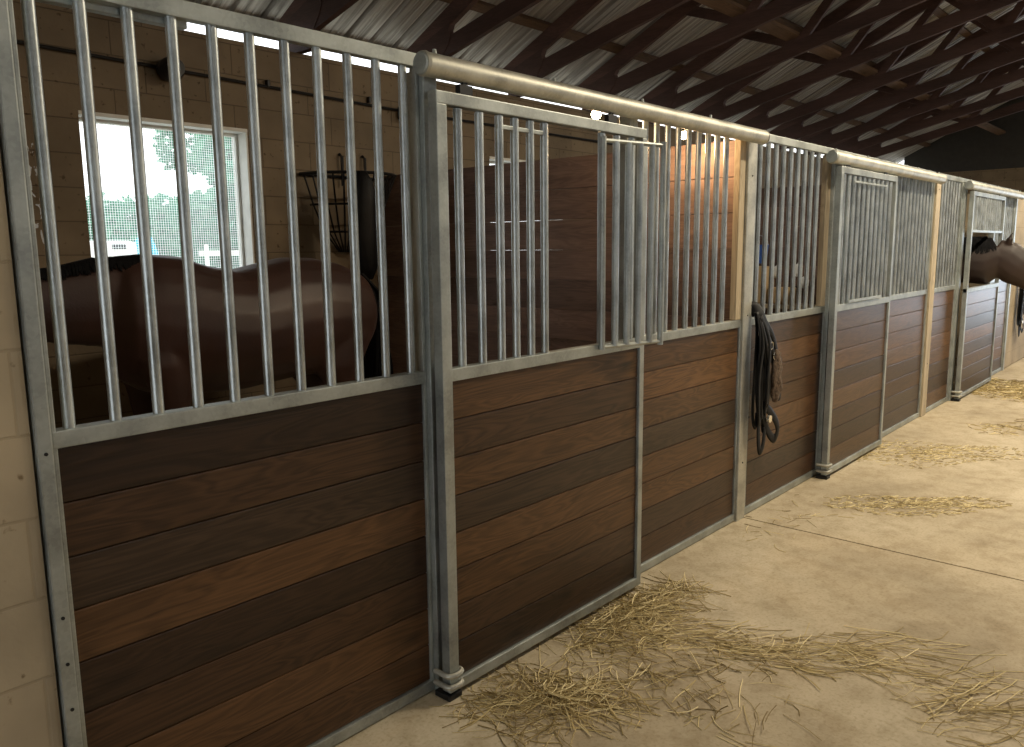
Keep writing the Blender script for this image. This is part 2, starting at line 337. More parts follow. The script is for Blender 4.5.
def deck(side):
    q = MB(); bm = q.bm
    prof = []; x = XB-.3; k = 0
    while x < XE+.3:
        prof += [(x, 0), (x+.014, .032), (x+.036, .032), (x+.05, 0), (x+.11, 0), (x+.116, -.008), (x+.128, -.008), (x+.134, 0), (x+.172, 0), (x+.178, -.008), (x+.190, -.008), (x+.196, 0)]; x += .25
    rows = []
    for Y in (3.52, .8, YR):
        z = ZP(Y)+.054; Yw = Y if side > 0 else 2*YR-Y
        rows.append([bm.verts.new((px, Yw, z+pz)) for px, pz in prof])
    for a, b in zip(rows, rows[1:]):
        for i in range(len(prof)-1): bm.faces.new((a[i], a[i+1], b[i+1], b[i]))
    return struct(q, 'ceiling', M['deck'])
deck(1); deck(-1)
# purlins along the barn
PUR = [(3.47, 0), (2.80, 0), (1.9, 0), (1.0, 0), (.1, 0), (-.8, 0), (-1.7, 0)]
def bar_along(name, label, y, z, sy_, sz_, mt, grp):
    q = MB(); q.box(XB, XE, -sy_/2, sy_/2, -sz_/2, sz_/2, .003, val=rnd.random())
    ang = math.atan(.5) if name == 'purlin' else math.atan(.25)
    if y < YR: ang = -ang
    for v in q.bm.verts:
        a, b = v.co.y, v.co.z; v.co.y = a*math.cos(ang)+b*math.sin(ang)+y; v.co.z = -a*math.sin(ang)+b*math.cos(ang)+z
    o = q.build(name, mt, origin=(XB, y, z)); return tag(o, label, 'roof beam', grp)
words = ['lowest purlin, directly above the outer block wall behind the stalls', 'second purlin up from the outer wall, crossing the pale roof sheets',
         'third purlin up from the outer wall', 'fourth purlin up from the outer wall', 'fifth purlin up, over the edge of the aisle',
         'sixth purlin up, over the aisle', 'topmost purlin, close under the ridge']
for (y, _), wd in zip(PUR, words):
    bar_along('purlin', 'brown timber roof '+wd, y, ZP(y)+.0225, .09, .04, M['purlin'], 'purlins on the stall side roof slope')
    yo = 2*YR-y
bar_along('truss_brace', 'light brown timber brace running lengthwise on the sloping lower truss chords above the stalls', 1.5, 3.11+.25*(3.1-1.5)+.196, .14, .038, M['purlin'], None)
bar_along('truss_brace', 'brown timber brace running lengthwise on the lower truss chords over the aisle', -.5, 3.11+.25*3.6+.196, .14, .038, M['purlin'], None)

def chordq(q, p0, p1, d, x0, x1, val):
    """member from (y,z) p0 to p1, lower edge line, depth d upward"""
    v = Vector((p1[0]-p0[0], p1[1]-p0[1])).normalized(); n = Vector((-v.y, v.x)); 
    if n.y < 0: n = -n
    n *= d
    q.prism([p0, p1, (p1[0]+n.x, p1[1]+n.y), (p0[0]+n.x, p0[1]+n.y)], x0, x1, val)
BC = lambda Y: 3.11+.25*(3.1-Y)
def truss_parts(root):
    X = 0
    def mir(f):
        return lambda p: p
    h = .024
    for sgn in (1, -1):
        mY = (lambda y: y) if sgn > 0 else (lambda y: 2*YR-y)
        q = MB(); chordq(q, (mY(3.12), BC(3.12)), (mY(YR), BC(YR)), .135, -h, h, rnd.random()); q.build('lower_chord', M['truss'], root)
        q = MB(); chordq(q, (mY(3.3), ZP(3.3)-.157), (mY(YR), ZP(YR)-.157), .14, -h, h, rnd.random()); q.build('upper_chord', M['truss'], root)
        # heel wedge with rounded crotch and bearing block
        q = MB(); pts = [(3.12, WT), (2.98, WT+.02), (2.93, 3.15), (2.80, 3.24)]
        ys = [(3.26, 3.22), (3.26, WT), (3.0, WT), (2.94, 3.15), (2.86, 3.24), (2.83, 3.30), (2.85, 3.36), (2.82, 3.42), (3.26, 3.26)]
        q.prism([(mY(a), b) for a, b in ys], -h*1.25, h*1.25, .3); q.build('heel_block', M['truss'], root)
        tops = [2.05, .75, -.65]; bots = [1.45, .1, -1.25]
        nodes = [(tops[0], bots[0]), (tops[1], bots[0]), (tops[1], bots[1]), (tops[2], bots[1]), (tops[2], bots[2])]
        for t_, b_ in nodes:
            q = MB(); p0 = Vector((mY(b_), BC(b_)+.10)); p1 = Vector((mY(t_), ZP(t_)-.11)); v = (p1-p0).normalized(); n = Vector((-v.y, v.x))*.045
            q.prism([tuple(p0-n), tuple(p1-n), tuple(p1+n), tuple(p0+n)], -h*.9, h*.9, rnd.random()); q.build('web', M['truss'], root)
    q = MB(); p0 = BC(YR)+.1; q.prism([(YR-.045, p0), (YR+.045, p0), (YR+.045, ZP(YR)-.12), (YR-.045, ZP(YR)-.12)], -h*.8, h*.8, .5); q.build('king_post', M['truss'], root)
TX = [1.93, 3.13, 4.33, 5.52, 6.76, 7.94, 9.12, 10.32, 11.5, 12.75, 13.95, 15.1, 16.3, 17.5]
tl = ['above the near stall panel', 'whose foot stands above the barred window', 'whose foot shows just left of the round track end',
      'whose foot shows over the left part of the first door', 'whose foot shows over the right part of the first door', 'just left of the second bulb',
      'just right of the second bulb', 'above the first pale wooden post', 'above the third stall panel', 'above the second sliding door',
      'above the middle stalls', 'above the far sliding door', 'near the dark far gable, last but one', 'nearest the dark far gable, last of the row']
proto = None
for X, wd in zip(TX, tl):
    lab = 'dark brown scissor roof truss '+wd
    if proto is None:
        proto = thing('roof_truss', lab, 'roof truss', (X, 0, 0), 'scissor roof trusses'); truss_parts(proto)
    else:
        r_ = proto.copy(); COL.objects.link(r_); r_.location = (X, 0, 0); r_['label'] = lab
        for ch in proto.children: c = ch.copy(); COL.objects.link(c); c.parent = r_

# conduit on the back wall
q = MB(); q.tube([(0.7, 3.14, 2.80), (2.5, 3.14, 2.77), (4.6, 3.14, 2.73), (8, 3.14, 2.73)], .011, 8)
cond = thing('electrical_conduit', 'thin dark conduit pipe running along the block wall above the window', 'pipe', (0.7, 3.10, 2.8)); q.build('pipe', M['black'], cond, smooth=True)
for x in (1.4, 2.1, 3.3, 4.2):
    q = MB(); q.box(x-.01, x+.01, 3.122, 3.158, 2.755, 2.80, .002); q.build('clip', M['black'], cond)
q = MB(); q.tube([(2.57, 3.159, 2.755), (2.57, 3.13, 2.755), (2.57, 3.05, 2.755), (2.57, 3.0, 2.755)], [.05, .07, .075, .055], 16)
o = tag(q.build('alarm_bell', M['black'], origin=(2.57, 3.16, 2.755), smooth=True), 'round dark bell housing on the conduit above the barred window', 'bell')
q = MB(); q.box(4.50, 4.60, 3.07, 3.155, 2.66, 2.76, .01); q.tube([(4.55, 3.14, 2.68), (4.55, 3.14, 2.1)], .01, 8)
tag(q.build('junction_box', M['black'], origin=(4.55, 3.1, 2.7)), 'dark junction box with a dropping pipe on the block wall right of the hay rack', 'electrical box')

# block piers and the side wall of the first stall
q = MB(); q.box(-1.2, .629, .0, .205, 0, WT, .012); q.box(.40, .60, .205, 3.16, 0, WT); struct(q, 'wall_left', M['pier'])
q = MB(); q.box(11.82, 13.3, .0, .2, 0, 2.24, .02); q.box(11.9, 12.1, .2, 3.16, 0, 2.24); struct(q, 'wall_right', M['pier'])

# ------------------------------------------------------------------ stall fronts
def bar(root, x, y, z0, z1, r=.0155, name='bar'):
    q = MB(); q.tube([(x, y, z0), (x, y, z1)], r, 12); return q.build(name, M['rod'], root, smooth=True)
def boards_x(q, x0, x1, y0, y1, z0, z1, n, seed, bev=.004, gap=.0025, vals=None):
    rr = random.Random(seed); h = (z1-z0)/n
    for k in range(n):
        q.box(x0, x1, y0, y1, z0+k*h+gap/2, z0+(k+1)*h-gap/2, bev, val=vals[k] if vals else (rr.random()+.17*(k % 2)) % 1)
def panel(x0, x1, bars, label, seed, n=8, rstile=True, stile=.035, vals=None):
    t = thing('stall_barrier', label, 'stall panel', (x0, 0, 0), 'fixed panels of the stall fronts')
    q = MB()
    q.box(x0, x1, 0, .034, 2.206, 2.25, .003); q.box(x0, x1, 0, .045, 1.155, 1.198, .004); q.box(x0, x1, 0, .045, .005, .045, .004)
    q.box(x0, x0+stile, .001, .033, .045, 2.206, .003); q.box(x1-(stile if rstile else .012), x1, .001, .033, .045, 2.206 if rstile else 1.157, .003)
    q.build('frame', M['galv'], t)
    q = MB(); boards_x(q, x0+stile, x1-(stile if rstile else .012), .012, .042,   .045, 1.155, n, seed, vals=vals); q.build('boards', M['board'], t)
    for x in bars: bar(t, x, .020, 1.195, 2.21, .0145)
    return t
p1 = panel(.67, 1.872, [.718+.1101*i for i in range(11)], 'near stall panel with tall bars and a horse visible behind it', 11, stile=.012, vals=[.78, .63, .22, .04, .60, .37, .24, .02])
q = MB(); q.box(.70, 1.10, .034, .062, 2.19, 2.214, .003); q.build('inner_rail', M['galv'], p1)
panel(3.16, 4.295, [3.285+.1005*i for i in range(9)], 'stall panel between the first sliding door and the bridle post, orange boards behind its bars', 23, rstile=False, vals=[.20, .34, .62, .70, .41, .58, .97, .64])
panel(4.40, 5.575, [4.505+.109*i for i in range(9)], 'stall panel with the black bridle hanging over its boards', 37, rstile=False, vals=[.21, .39, .66, .61, .80, .23, .64, .31])
panel(6.74, 8.10, [6.84+.1*i for i in range(13)], 'stall panel right of the second sliding door', 41)
panel(8.25, 9.12, [8.32+.1*i for i in range(8)], 'stall panel between the second wooden post and the far door', 53)
panel(10.68, 11.74, [10.8+.1*i for i in range(9)], 'last stall panel behind the far horse', 67)
# posts
def post(label, x0, x1, y0, y1, z1, mt, name='stall_post', screws=False, z0=0):
    t = thing(name, label, 'post', ((x0+x1)/2, (y0+y1)/2, 0))
    q = MB(); q.box(x0, x1, y0, y1, z0, z1, .004, val=rnd.random()); q.build('shaft', mt, t)
    if screws:
        for z in screws:
            q = MB(); q.tube([((x0+x1)/2, y0+.002, z), ((x0+x1)/2, y0-.003, z)], .0045, 8); q.build('bolt', M['black'], t)
    return t
post('flat galvanised post against the cream block pier at the left', .633, .668, -.012, .06, 2.6, M['galv'], screws=(.5, .62, .74, 1.15))
post('galvanised double post between the near panel and the first sliding door', 1.874, 1.935, -.02, .07, 2.2, M['galv'])
post('narrow galvanised post right of the first sliding door opening', 3.13, 3.158, .0, .06, 2.2, M['galv'])
post('galvanised post beside the hanging black bridle', 4.297, 4.398, -.012, .05, 2.2, M['pipe'], screws=(.35, 1.22, 2.0))
post('pale raw pine plank post lit warmly behind the bars beside the orange boards', 4.226, 4.294, .003, .040, 2.204, M['post'], name='wooden_post', z0=1.2)
post('pale raw pine plank post left of the second sliding door', 5.50, 5.573, .003, .04, 2.204, M['post'], name='wooden_post', z0=1.2)
post('galvanised double post left of the second sliding door', 5.577, 5.66, -.02, .055, 2.2, M['galv'])
post('narrow galvanised post right of the second sliding door', 6.715, 6.738, 0, .06, 2.2, M['galv'])
post('full height pale pine post between the second and third stalls', 8.102, 8.248, -.015, .12, 2.24, M['post'], name='wooden_post', screws=(.5, 2.1))
post('galvanised double post left of the far door with the horse', 9.122, 9.20, -.02, .055, 2.2, M['galv'])
post('narrow galvanised post right of the far door', 10.655, 10.678, 0, .06, 2.2, M['galv'])
post('last galvanised post against the far block pier', 11.742, 11.815, -.012, .06, 2.25, M['galv'])
# header rails over the doors
for x0, x1, lb in ((1.872, 3.16, 'galvanised header rail over the first sliding door'), (5.575, 6.74, 'galvanised header rail over the second sliding door'), (9.12, 10.68, 'galvanised header rail over the far door')):
    q = MB(); q.box(x0+.001, x1-.001, 0.0, .034, 2.212, 2.25, .003); tag(q.build('header_rail', M['galv'], origin=(x0, 0, 2.2)), lb, 'rail')
# round door tracks
def track(x0, x1, label, zc=2.178, r=.042):
    t = thing('door_track', label, 'door track', (x0, -.075, 2.19), 'round sliding door tracks')
    yc = -.065
    q = MB(); q.tube([(x0, yc, zc), (x0+.012, yc, zc), (x0+.015, yc, zc), (x1-.015, yc, zc), (x1-.012, yc, zc), (x1, yc, zc)], [r, r+.003, r, r, r+.003, r], 20)
    q.build('pipe', M['pipe'], t, smooth=True)
    x = x0+.06
    while x < x1:
        q = MB(); q.tube([(x, yc, zc+r-.006), (x, yc, zc+r+.014)], [.009, .006], 8); q.build('bolt', M['galv'], t); x += .62
    q = MB(); q.tube([(x0-.001, yc, zc), (x0-.006, yc, zc)], [r-.002, r-.007], 20); q.build('end_cap', M['galv'], t)
    return t
track(1.825, 4.36, 'near round pipe track that carries the first sliding door', 2.203, .038)
track(5.39, 8.04, 'round pipe track that carries the second sliding door')
track(9.05, 11.75, 'far round pipe track above the horse looking out')
# sliding doors
def door(x0, x1, bars, label, seed, stile=.046, top=2.125, barz=(1.205, 2.08), vals=None):
    t = thing('sliding_stall_door', label, 'stall door', (x0, -.07, .02), 'sliding stall doors')
    y0, y1 = -.092, -.052
    q = MB()
    q.box(x0, x1, y0, y1, top-.042, top, .004); q.box(x0+.02, x1-.015, y0, y1, 1.165, 1.21, .004); q.box(x0+.02, x1-.015, y0, y1, .025, .065, .004)
    q.box(x0, x0+stile, y0-.001, y1, .026, top-.041, .003); q.box(x1-.034, x1, y0-.001, y1, .026, top-.041, .003)
    q.build('frame', M['galv'], t)
    q = MB(); boards_x(q, x0+stile, x1-.034, y0+.012, y1-.002, .065, 1.165, 8, seed, vals=vals); q.build('boards', M['board'], t)
    for x in bars: bar(t, x, -.07, *barz)
    for x in (x0+.15, x1-.25):
        q = MB(); q.box(x-.012, x+.012, -.078, -.066, top-.003, 2.17, .002); q.prism([(-.082, 2.126), (-.060, 2.126), (-.060, 2.158), (-.082, 2.158)], x-.03, x+.03); q.build('hanger', M['black'], t)
    return t
d1 = door(1.862, 3.125, [1.979, 2.083, 2.185, 2.268, 2.355, 2.438, 2.812, 2.92, 3.03], 'first sliding stall door, its small feed grille swung open', 71, vals=[.03, .27, .67, .59, .36, .65, .25, .61])
q = MB(); q.box(2.17, 2.45, -.078, -.066, 2.035, 2.05, .002); q.build('grille_stop', M['galv'], d1)
# the feed grille swung out on its hinge
hg = Vector((2.775, -.105, 0)); a_ = math.radians(-14)
def gx(u): return hg+Vector((u*math.cos(a_), u*math.sin(a_), 0))
fr = MB(); wd = .34
for z in (1.20, 2.045):
    p, q_ = gx(0), gx(wd); fr.tube([(p.x, p.y, z), (q_.x, q_.y, z)], .009, 8)
fr.tube([(gx(0).x, gx(0).y, 1.19), (gx(0).x, gx(0).y, 2.06)], .013, 10); fr.tube([(gx(wd).x, gx(wd).y, 1.185), (gx(wd).x, gx(wd).y, 2.06)], .013, 10)
gr = fr.build('feed_grille', M['galv'], d1, smooth=True)
for k in range(4):
    u = .07+k*.068; p = gx(u); q = MB(); q.tube([(p.x, p.y, 1.20), (p.x, p.y, 2.045)], .0135, 10); part2(q, 'grille_bar', M['rod'], gr, d1)
d2 = door(5.50, 6.69, [5.60+.0985*i for i in range(11)], 'second sliding stall door, closed with its feed grille shut', 83)
q = MB(); q.box(5.72, 6.42, -.105, -.095, 2.03, 2.042, .002); q.box(5.72, 6.42, -.105, -.095, 1.215, 1.235, .002); q.build('feed_grille', M['galv'], d2)
# far door: lower half closed, the horse leans out over it; bars only above its neck
d3 = thing('sliding_stall_door', 'far sliding stall door with a brown horse leaning its head over it', 'stall door', (9.15, -.07, .02), 'sliding stall doors')
x0, x1, y0, y1, top = 9.15, 10.66, -.092, -.052, 2.125
q = MB(); q.box(x0, x1, y0, y1, top-.042, top, .004); q.box(x0, x1, y0, y1, .025, .065, .004); q.box(x0, x1, y0, y1, 1.115, 1.16, .004)
q.box(x0, x0+.05, y0-.001, y1, .03, top-.04, .003); q.box(x1-.036, x1, y0-.001, y1, .03, 1.13, .003); q.box(x1-.036, x1, y0-.001, y1, 1.13, 2.09, .003); q.build('frame', M['galv'], d3)
q = MB(); boards_x(q, x0+.05, x1-.036, y0+.012, y1-.002, .065, 1.115, 8, 91); q.build('boards', M['board'], d3)
q = MB(); q.box(x0+.05, x1-.036, y0+.004, y1-.004, 1.72, 1.745, .003); q.build('neck_rail', M['galv'], d3)
for i in range(13): bar(d3, 9.29+.1*i, -.07, 1.74, 2.09)
for x in (x0+.15, x1-.25):
    q = MB(); q.box(x-.012, x+.012, -.078, -.066, top-.003, 2.15, .002); q.build('hanger', M['black'], d3)
# bottom guides
def guide(x, label):
    t = thing('door_guide', label, 'door guide', (x, -.09, 0), 'curved floor guides at the door corners')
    for z in (.055, .098):
        q = MB(); pts = [(x-.034, -.025, z)]+[(x+.0-.034*math.cos(a), -.088-.020*math.sin(a), z) for a in [math.pi*k/10 for k in range(11)]]+[(x+.034, -.07, z)]
        q.tube(pts, .010, 8); q.build('strap', M['pipe'], t, smooth=True)
    q = MB(); q.box(x-.035, x+.03, -.10, -.022, 0, .022, .004); q.build('base_plate', M['black'], t)
guide(1.885, 'curved steel guide at the foot of the first sliding door'); guide(5.525, 'curved steel guide at the foot of the second sliding door'); guide(9.175, 'curved steel guide at the foot of the far door')

# ------------------------------------------------------------------ dividers between the stalls
def partition(X, label, seed, ys=.06):
    t = thing('stall_partition', label, 'stall partition', (X, .16, 0), 'board partitions between the stalls')
    rr = random.Random(seed); n = 11
    q = MB()
    for k in range(n):
        g = .003 if k in (8, 9) else .001
        q.box(X-.02, X+.02, ys, 3.155, k*.2, (k+1)*.2-g, .003, val=rr.random())
    q.build('boards', M['divider'], t)
    for y in (1.0, 2.1):
        q = MB(); q.box(X+.022, X+.06, y, y+.09, 0, 2.19, .003, val=.2); q.build('batten', M['divider'], t)
partition(4.335, 'red-brown board partition behind the first sliding door, lit orange near the bulbs', 5)
partition(8.175, 'red-brown board partition behind the bridle panel bars', 9, .125)

# ------------------------------------------------------------------ bulbs in the stall
def bulb(x, y, z, label, power):
    t = thing('light_bulb', label, 'light bulb', (x, y, z), 'bare warm bulbs under the track')
    q = MB(); q.ball((x, y, z), .024, 2); q.build('glass', M['bulb'], t, smooth='all')
    q = MB(); q.tube([(x, y, z+.02), (x, y, z+.04)], [.014, .017], 10); q.build('socket', M['black'], t, smooth=True)
    q = MB(); q.tube([(x, y, z+.04), (x, y-.03, 2.268), (x, .033, 2.246)], .004, 6); q.build('cord', M['black'], t)
    l = bpy.data.lights.new('bulb_light', 'POINT'); l.energy = power; l.color = (1, .64, .33); l.shadow_soft_size = .03
    o = bpy.data.objects.new('bulb_light', l); COL.objects.link(o); o.parent = t; o.location = (0, 0, -.06)
bulb(3.15, .20, 2.222, 'glowing bulb under the track above the far end of the first sliding door', 4)
bulb(4.10, .28, 2.225, 'glowing bulb under the track beside the orange lit boards', 13)
# aisle lamps on the ridge, out of the picture
pl = None
for i, (x, pw) in enumerate(LAMPS):
    t = thing('aisle_lamp', ['long lamp over the aisle nearest the camera', 'second long aisle lamp', 'third long aisle lamp', 'fourth long aisle lamp', 'last long aisle lamp by the far doorway'][i]+', hung below the ridge', 'lamp', (x, YR, 4.05), 'aisle lamps')
    q = MB(); q.box(x-.6, x+.6, YR-.08, YR+.08, 4.03, 4.08, .01); q.build('housing', M['white'], t)
    q = MB(); q.box(x-.56, x+.56, YR-.06, YR+.06, 4.015, 4.029, .003); q.build('lens', M['tube'], t)
    q = MB(); q.tube([(x, YR, 4.08), (x, YR, 4.4)], .006, 6); q.build('hanger_rod', M['black'], t)
    l = bpy.data.lights.new('lamp_light', 'AREA'); l.shape = 'RECTANGLE'; l.size = 1.1; l.size_y = .12; l.energy = pw; l.color = (1, .86, .64)
    o = bpy.data.objects.new('lamp_light', l); COL.objects.link(o); o.parent = t; o.location = (0, 0, -.06)

# ------------------------------------------------------------------ horses
def horse(name, label, mt, xf, neck, head, ear_pts, eye_c, tailon=True, grp=None, loc=(0, 0, 0)):
    """all stations in horse space: a forward, b sideways, z up; xf maps to the world"""
    t = thing(name, label, 'horse', loc, grp)
    q = MB(); W = lambda a, b, z: Vector(xf(a, b, z))
    A = W(1, 0, 0)-W(0, 0, 0)
    def loft(st, seg=16):   # (a, b, top, bottom, halfwidth)
        q.tube([W(a, b, (tp+bt)/2) for a, b, tp, bt, hw in st], [(hw, (tp-bt)/2) for a, b, tp, bt, hw in st], seg)
    loft([(-1.355, 0, 1.27, 1.10, .05), (-1.33, 0, 1.36, 1.00, .15), (-1.25, 0, 1.47, .93, .235), (-1.10, 0, 1.54, .88, .28), (-.93, 0, 1.572, .86, .295), (-.76, 0, 1.578, .86, .30), (-.6, 0, 1.545, .85, .305),
          (-.42, 0, 1.515, .835, .315), (-.22, 0, 1.545, .84, .30), (-.05, 0, 1.60, .86, .26), (.08, 0, 1.61, .90, .225), (.20, 0, 1.57, .96, .185), (.27, 0, 1.48, 1.05, .11)], 20)
    q.tube([W(*n[0]) for n in neck], [n[1] for n in neck], 16)
    q.tube([W(*n[0]) for n in head], [n[1] for n in head], 14)
    for s in (-1, 1):
        # foreleg: shoulder, elbow, forearm, knee, cannon, fetlock, pastern
        q.tube([W(.10, s*.12, 1.28), W(.05, s*.15, 1.05), W(.03, s*.15, .88), W(.04, s*.145, .66), W(.045, s*.14, .50), W(.04, s*.14, .43), W(.04, s*.14, .24), W(.045, s*.14, .16), W(.075, s*.14, .08), W(.085, s*.14, .05)],
               [(.09, .12), (.085, .13), (.07, .105), (.05, .06), (.048, .052), (.037, .04), (.027, .035), (.036, .044), (.033, .038), (.042, .05)], 12)
        # hind leg: haunch, stifle, gaskin, hock, cannon, fetlock
        q.tube([W(-1.02, s*.13, 1.30), W(-1.05, s*.155, 1.10), W(-1.00, s*.165, .92), W(-1.08, s*.16, .75), W(-1.20, s*.15, .60), W(-1.235, s*.15, .52), W(-1.21, s*.15, .40), W(-1.18, s*.15, .24), W(-1.175, s*.15, .16), W(-1.14, s*.15, .08), W(-1.13, s*.15, .05)],
               [(.11, .20), (.12, .22), (.105, .17), (.07, .10), (.042, .07), (.045, .062), (.036, .045), (.029, .036), (.038, .044), (.033, .038), (.042, .05)], 12)
    for s, e in zip((-1, 1), ear_pts):
        q.tube([W(*p) for p in e], [(.034, .022), (.036, .022), (.022, .014), (.004, .004)], 8)
    body = q.build('body', mt, t, smooth='all')
    rm = body.modifiers.new('fuse', 'REMESH'); rm.mode = 'VOXEL'; rm.voxel_size = .014; rm.use_smooth_shade = True
    sm = body.modifiers.new('soften', 'SMOOTH'); sm.factor = .5; sm.iterations = 7
    for s in (-1, 1):
        for a, b in ((.095, .14), (-1.12, .15)):
            q = MB(); q.tube([W(a-.005, s*b, .075), W(a+.01, s*b, .0)], [(.046, .05), (.058, .064)], 14, upv=tuple(A)); q.build('hoof', M['hoof'], t, smooth=True)
    for e in eye_c:
        q = MB(); q.ball(W(*e), .021, 2); q.build('eye', M['eye'], t, smooth='all')
    # mane along the crest, falling to the near side
    q = MB(); rr = random.Random(5)
    for i in range(520):
        f = rr.random()*(len(neck)-1.001); k = int(f); f -= k
        (p0, r0), (p1, r1) = neck[k], neck[k+1]
        c = [p0[j]*(1-f)+p1[j]*f for j in range(3)]; r_ = [r0[j]*(1-f)+r1[j]*f for j in range(2)]
        ax = Vector((p1[0]-p0[0], 0, p1[2]-p0[2])).normalized(); n_ = Vector((-ax.z, 0, ax.x)); n_ = n_ if n_.z > 0 else -n_
        ln = rr.uniform(.35, .6)*(1.6 if head[-1][0][0] > 1.3 else 1); ja = rr.uniform(-.012, .012)
        P = []
        for g in (0, .3, .65, 1.0):
            th = math.pi/2-g*ln*1.35; bb = -(math.cos(th))*(r_[0]+.008); uu = math.sin(th)*(r_[1]+.008)
            P.append(W(c[0]+n_.x*uu+ja*g*2, c[1]+bb, c[2]+n_.z*uu))
        q.tube(P, [(.011, .006), (.013, .006), (.011, .005), (.003, .002)], 5)
    q.build('mane', M['hair'], t)
    if tailon:
        q = MB(); rr = random.Random(8)
        for i in range(150):
            b0 = rr.gauss(0, .03); e_ = rr.gauss(0, .05); a0 = rr.gauss(0, .02); zl = rr.uniform(.35, .6)
            q.tube([W(-1.30, b0*.5, 1.46), W(-1.385+a0, b0, 1.34), W(-1.43+a0, b0+e_*.4, 1.1), W(-1.42+a0*1.6, b0+e_*.9, .85), W(-1.40+a0*2, b0+e_*1.1, zl)], [.014, .014, .013, .010, .002], 4)
        q.build('tail', M['hair'], t)
    return t
# horse in the first stall, facing left, neck low
Y1 = 2.12
neck1 = [((-.10, 0, 1.30), (.17, .27)), ((.10, 0, 1.34), (.13, .255)), ((.30, 0, 1.365), (.10, .215)), ((.48, 0, 1.36), (.085, .18)), ((.64, 0, 1.37), (.08, .155)), ((.72, 0, 1.38), (.07, .13))]
head1 = [((.68, 0, 1.40), (.075, .11)), ((.74, 0, 1.30), (.10, .15)), ((.80, 0, 1.20), (.095, .15)), ((.88, 0, 1.08), (.07, .11)), ((.96, 0, .97), (.055, .075)), ((1.0, 0, .90), (.06, .065)), ((1.02, 0, .865), (.045, .045))]
ears1 = [[(.74, s*.05, 1.47), (.75, s*.06, 1.52), (.75, s*.065, 1.57), (.76, s*.06, 1.62)] for s in (-1, 1)]
horse('horse', 'dark bay horse standing side-on behind the near bars, facing left', M['coat1'], lambda a, b, z: (1.93-a, Y1+b, z), neck1, head1, ears1, [(.86, -.088, 1.28), (.86, .088, 1.28)], loc=(2.4, Y1, 0))
# horse in the far stall: facing the aisle, head out over the door
dv = Vector((.20, -.98)); sv = Vector((.98, .20)); O2 = Vector((10.0, .97))
def xf2(a, b, z):
    p = O2+dv*a+sv*b; return (p.x, p.y, z)
neck2 = [((-.05, 0, 1.28), (.18, .28)), ((.22, 0, 1.34), (.15, .30)), ((.50, 0, 1.375), (.13, .30)), ((.78, 0, 1.42), (.118, .248)), ((1.00, 0, 1.412), (.11, .262)), ((1.14, 0, 1.48), (.095, .20))]
head2 = [((1.08, 0, 1.50), (.085, .17)), ((1.20, 0, 1.44), (.105, .205)), ((1.32, 0, 1.34), (.105, .20)), ((1.44, 0, 1.25), (.085, .155)), ((1.56, 0, 1.14), (.068, .11)), ((1.66, 0, 1.05), (.062, .08)), ((1.72, 0, .99), (.064, .07)), ((1.75, 0, .955), (.05, .05))]
ears2 = [[(1.22, s*.055, 1.60), (1.23, s*.065, 1.66), (1.24, s*.07, 1.70), (1.26, s*.065, 1.73)] for s in (-1, 1)]
horse('horse', 'brown bay horse reaching its head out over the far door', M['coat2'], xf2, neck2, head2, ears2, [(1.42, -.098, 1.42), (1.42, .098, 1.42)], loc=(9.8, 1.0, 0))

# ------------------------------------------------------------------ corner hay rack in the first stall
t = thing('hay_rack', 'black half-round wire hay rack on the back wall above the bay horse', 'hay rack', (3.95, 3.15, 2.16))
cx_, cy_ = 3.91, 3.14
q = MB()
for rr_, z in ((.38, 2.17), (.30, 1.95), (.20, 1.75)):
    q.tube([(cx_+rr_*math.cos(a), cy_-rr_*math.sin(a)*1.15, z) for a in [math.pi*k/18 for k in range(19)]], .009 if z < 2.1 else .013, 6)
q.tube([(cx_-.38, cy_, 2.17), (cx_+.38, cy_, 2.17)], .012, 6)
q.build('hoop', M['black'], t, smooth=True)
for k in range(16):
    a = math.pi*(k+.5)/16; q = MB()
    q.tube([(cx_+.38*math.cos(a), cy_-.44*math.sin(a), 2.17), (cx_+.30*math.cos(a), cy_-.345*math.sin(a), 1.95), (cx_+.2*math.cos(a), cy_-.23*math.sin(a), 1.75), (cx_+.06*math.cos(a), cy_-.07*math.sin(a), 1.6)], .007, 6)
    q.build('rack_bar', M['black'], t, smooth=True)
for x in (3.9, 4.12):
    q = MB(); q.tube([(x, 3.12, 2.1), (x, 3.12, 2.32), (x, 3.15, 2.34)], .012, 6); q.build('hook', M['black'], t)
q = MB(); rr = random.Random(4)
bx, by = 3.72, 2.66
pts = [(bx, by, 2.17), (bx, by, 2.10), (bx, by, 1.95), (bx, by, 1.70), (bx, by, 1.50), (bx, by, 1.40)]
q.tube(pts, [(.03, .03), (.07, .08), (.10, .10), (.105, .10), (.09, .09), (.04, .04)], 18, upv=(0, 1, 0))
for v in q.bm.verts: v.co += Vector((rr.uniform(-1, 1), rr.uniform(-1, 1), 0))*.012
tag(q.build('hay_bag', M['leather'], origin=(3.72, 2.66, 2.17), smooth='all'), 'black hay bag hanging from the rack in the stall corner', 'hay bag')

